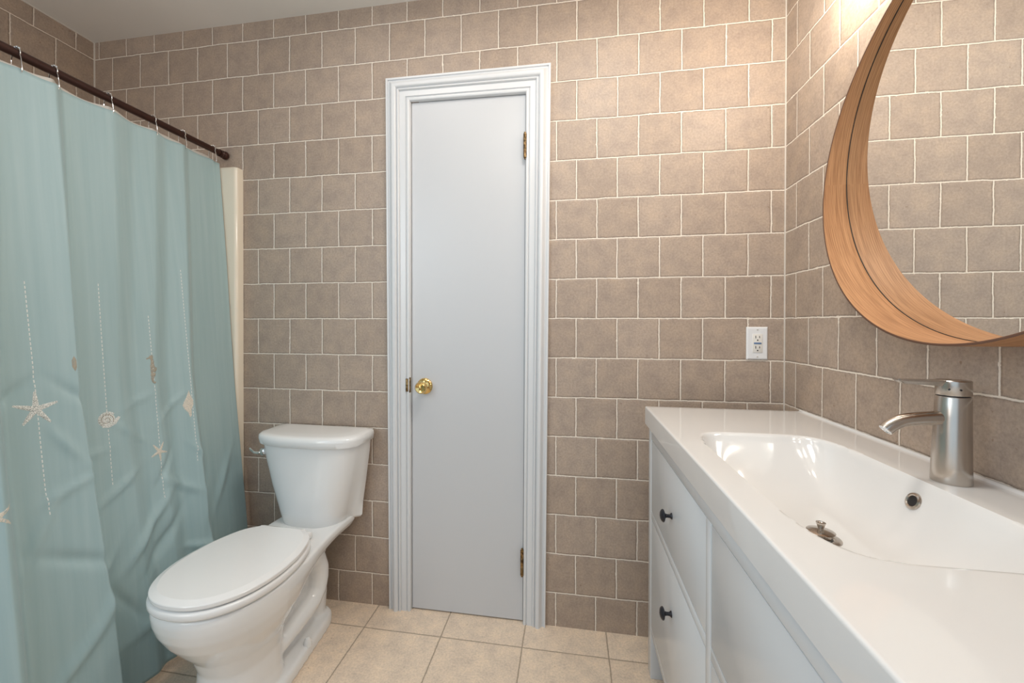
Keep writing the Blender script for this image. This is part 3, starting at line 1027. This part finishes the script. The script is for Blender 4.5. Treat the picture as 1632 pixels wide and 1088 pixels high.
xs = edge_samples(SX0, SX1, 0.005)
for k in range(1, 8):
    xs.append((lerp(SX0 + 0.005, BX0 - 0.004, k / 7), 0.0))
for k in range(1, 91):
    xs.append((lerp(BX0 - 0.004, BX1 + 0.004, k / 90), 0.0))
for k in range(1, 9):
    xs.append((lerp(BX1 + 0.004, SX1 - 0.011, k / 8), 0.0))
xs += [(SX1 - 0.0095, -0.0012), (SX1 - 0.0080, -0.0038), (SX1 - 0.0065, -0.0050), (SX1 - 0.001, -0.0050), (SX1, -0.0045), (SX1, SZ1 - SZ0)]
ys = edge_samples(SY0, SY1, 0.004)
for k in range(1, 13):
    ys.append((lerp(SY0 - 0.004, BY0 + 0.005, k / 12), 0.0))
for k in range(1, 141):
    ys.append((lerp(BY0 + 0.005, BY1 - 0.005, k / 140), 0.0))
for k in range(1, 13):
    ys.append((lerp(BY1 - 0.005, SY1 + 0.004, k / 12), 0.0))
ys += edge_samples(SY1, SY0, 0.004)[::-1]
v = []
for x, dx in xs:
    for y, dy in ys:
        dz = max(dx, dy) if max(dx, dy) > 1e-6 else min(dx, 0.0)
        v.append((x, y, SZ1 - dz - (basin(x, y) if dz == 0 else 0.0)))
ny = len(ys)
f = [(i * ny + j, (i + 1) * ny + j, (i + 1) * ny + j + 1, i * ny + j + 1) for i in range(len(xs) - 1) for j in range(ny - 1)]
sink = thing('washbasin', 'glossy white ceramic washbasin top on the white cabinet', 'sink', (SX0, 0, SZ0))
me = mesh('basin_top', [(a - SX0, b, c - SZ0) for a, b, c in v], f)
link('basin_top', me, M_sink, sink, True, 50)
def spart(g, name, m_, ang=35):
    return g.xf(Matrix.Translation((-SX0, 0, -SZ0))).obj(name, m_, sink, angle=ang)
DXC, DYC = 0.446, -0.764
dz_ = SZ1 - basin(DXC, DYC)
fla = spart(G().lathe([(0, 0.001), (0.019, 0.001), (0.021, 0.0026), (0.029, 0.0030), (0.0325, 0.0018), (0.033, -0.001), (0, -0.001)], at((DXC, DYC, dz_)), 40), 'drain_flange', M_steel)
G().lathe([(0, 0.0012), (0.0185, 0.0012), (0.0185, 0.0020), (0, 0.0020)], at((DXC - SX0, DYC, dz_ - SZ0)), 30).obj('drain_opening', M_hole, fla)
# overflow ring on the rear wall of the bowl
oy = -0.765
ox = 0.593
for _ in range(200):
    if SZ1 - basin(ox, oy) > 0.852:
        ox -= 0.0005
    else:
        ox += 0.0005
e = 0.004
nx = (basin(ox + e, oy) - basin(ox - e, oy)) / (2 * e)
onrm = Vector((nx, 0, 1)).normalized()
oc = Vector((ox, oy, SZ1 - basin(ox, oy)))
ovr = spart(G().lathe([(0, 0.0005), (0.0095, 0.0005), (0.0100, 0.0030), (0.0118, 0.0042), (0.0150, 0.0032), (0.0162, 0.0010), (0.0162, -0.003), (0, -0.003)], at(oc, onrm), 36), 'overflow_ring', M_steel)
G().lathe([(0, 0.0006), (0.0098, 0.0006), (0.0098, 0.0014), (0, 0.0014)], at(oc - Vector((SX0, 0, SZ0)), onrm), 30).obj('overflow_opening', M_hole, ovr)

plug = thing('drain_plug', 'small steel strainer plug with a knob in the basin drain', 'drain plug', (DXC, DYC, dz_ + 0.003))
G().lathe([(0, 0.007), (0.015, 0.007), (0.0165, 0.009), (0.0225, 0.0098), (0.0230, 0.0108), (0.0170, 0.0128), (0.0060, 0.0140), (0, 0.0142)], None, 36).obj('cap', M_steel, plug)
G().lathe([(0, -0.001), (0.0165, -0.001), (0.0165, 0.0015), (0.0060, 0.0016), (0.0060, 0.0072), (0, 0.0072)], None, 30).obj('base', M_steel, plug)
G().lathe([(0, 0.0138), (0.0048, 0.0138), (0.0046, 0.0160), (0.0052, 0.0180), (0.0080, 0.0262), (0.0080, 0.0270), (0.0066, 0.0268), (0.0060, 0.0255), (0, 0.0250)], None, 26).obj('knob', M_steel, plug)

# ------------------------------------------------------------------ faucet
fau = thing('faucet', 'brushed nickel single-lever faucet on the washbasin rim', 'faucet', (0.662, -0.760, SZ1))
rings = []
for z, r, ox_, oy_ in ((0.0, 0.0268, -0.0030, -0.0015), (0.002, 0.0276, -0.0030, -0.0015), (0.03, 0.0268, -0.0025, -0.001), (0.08, 0.0256, -0.0012, -0.0005), (0.12, 0.0246, 0, 0), (0.154, 0.0240, 0.0008, 0), (0.1555, 0.0232, 0.0008, 0)):
    rings.append([Vector((ox_ + r * math.cos(2 * PI * k / 48), oy_ + r * math.sin(2 * PI * k / 48), z)) for k in range(48)])
G().loft(rings).obj('body', M_nickel, fau, angle=40)
G().lathe([(0, 0), (0.0215, 0), (0.0215, 0.004), (0, 0.004)], at((0.0008, 0, 0.1545)), 40).obj('neck_ring', M_hole, fau)
G().lathe([(0, 0), (0.0236, 0), (0.0240, 0.0008), (0.0238, 0.0255), (0.0228, 0.0268), (0.0, 0.0272)], at((0.0008, 0, 0.1578)), 48).obj('cap', M_nickel, fau)
# flat lever running towards the front
rings = []
for x, w_, zt, zb in ((-0.006, 0.0120, 0.1842, 0.1790), (-0.022, 0.0120, 0.1842, 0.1735), (-0.050, 0.0105, 0.1842, 0.1752), (-0.078, 0.0092, 0.1846, 0.1766), (-0.087, 0.0085, 0.1850, 0.1785), (-0.0915, 0.0070, 0.1856, 0.1825)):
    rings.append([Vector((x, -w_, zt)), Vector((x, w_, zt)), Vector((x, w_, zt - 0.003)), Vector((x, w_ * 0.6, zb)), Vector((x, -w_ * 0.6, zb)), Vector((x, -w_, zt - 0.003))])
G().loft(rings).obj('lever', M_nickel, fau, angle=30)
for dx in (-1, 1):
    G().lathe([(0, 0), (0.0016, 0), (0.0016, 0.0006), (0, 0.0006)], at((-0.0120 + dx * 0.0065, -0.0200 - dx * 0.0035, 0.1690), (-0.5 + dx * 0.2, -1, 0)), 10).obj('pin_hole', M_hole, fau)
sp_ = [(-0.008, 0, 0.1160), (-0.026, 0, 0.1150), (-0.050, 0, 0.1130), (-0.070, 0, 0.1105), (-0.082, 0, 0.1075), (-0.092, 0, 0.1022), (-0.101, 0, 0.0955), (-0.1065, 0, 0.0900)]
G().tube(sp_, [0.0125, 0.0125, 0.0118, 0.0116, 0.0116, 0.0116, 0.0116, 0.0114], 24).obj('spout', M_nickel, fau, angle=40)
ae = Vector((-0.1065, 0, 0.0900))
ad = Vector((-0.0055, 0, -0.0055)).normalized()
aer = G().lathe([(0, 0), (0.0108, 0), (0.0108, 0.0012), (0.0092, 0.0012), (0.0088, 0.0004), (0, 0.0004)], at(ae, ad), 30).obj('aerator', M_chrome, fau)

# ------------------------------------------------------------------ round mirror
MY, MZ, MR, MXG = -0.775, 1.556, 0.415, 0.718
mir = thing('round_mirror', 'round wall mirror in a deep walnut-brown bent wood frame', 'mirror', (MXG, MY, MZ))
n = 160
v, f, uvs = [], [], []
ft = 0.0045
for k in range(n):
    a = 2 * PI * k / n
    ca, sa = math.cos(a), math.sin(a)
    zz = MZ + MR * sa
    d = 0.0905 - 0.0895 * (zz - 1.141)
    for r, x in ((MR, 0.0115), (MR, -d + 0.0008), (MR + 0.0010, -d), (MR + ft - 0.001, -d), (MR + ft, -d + 0.0008), (MR + ft, 0.0115)):
        v.append((x, r * ca, r * sa))
        uvs.append((a * MR, x))
for k in range(n):
    for j in range(6):
        a, b = k * 6 + j, k * 6 + (j + 1) % 6
        a2, b2 = ((k + 1) % n) * 6 + j, ((k + 1) % n) * 6 + (j + 1) % 6
        f.append((a, b, b2, a2))
me = bpy.data.meshes.new('frame')
me.from_pydata(v, [], f)
uvl = me.uv_layers.new(name='uv')
for lp in me.loops:
    uvl.data[lp.index].uv = uvs[lp.vertex_index]
for p in me.polygons:                                   # close the seam of the wrapped coordinate
    us = [uvl.data[i].uv[0] for i in p.loop_indices]
    if max(us) - min(us) > 1.0:
        for i in p.loop_indices:
            if uvl.data[i].uv[0] < 0.5:
                uvl.data[i].uv[0] += 2 * PI * MR
bm = bmesh.new()
bm.from_mesh(me)
bmesh.ops.recalc_face_normals(bm, faces=bm.faces)
bm.to_mesh(me)
bm.free()
me.materials.append(M_wood)
me.materials.append(M_rim)
for k, p in enumerate(me.polygons):
    p.material_index = 1 if 1 <= k % 6 <= 3 else 0
link('frame', me, None, mir, True, 40)
G().lathe([(0, 0), (MR - 0.0012, 0), (MR - 0.0012, 0.005), (0, 0.005)], at((0.005, 0, 0), (-1, 0, 0)) , 160).obj('glass', M_glass, mir, angle=30)
sm_ = G()
rings = [[Vector((x, r * math.cos(2 * PI * k / 160), r * math.sin(2 * PI * k / 160))) for k in range(160)] for r, x in ((MR - 0.0002, 0.002), (MR - 0.0002, -0.0010), (MR - 0.0012, -0.0010), (MR - 0.0012, 0.002))]
sm_.loft(rings + rings[:1], caps=False)
sm_.obj('edge_seam', M_dark, mir)
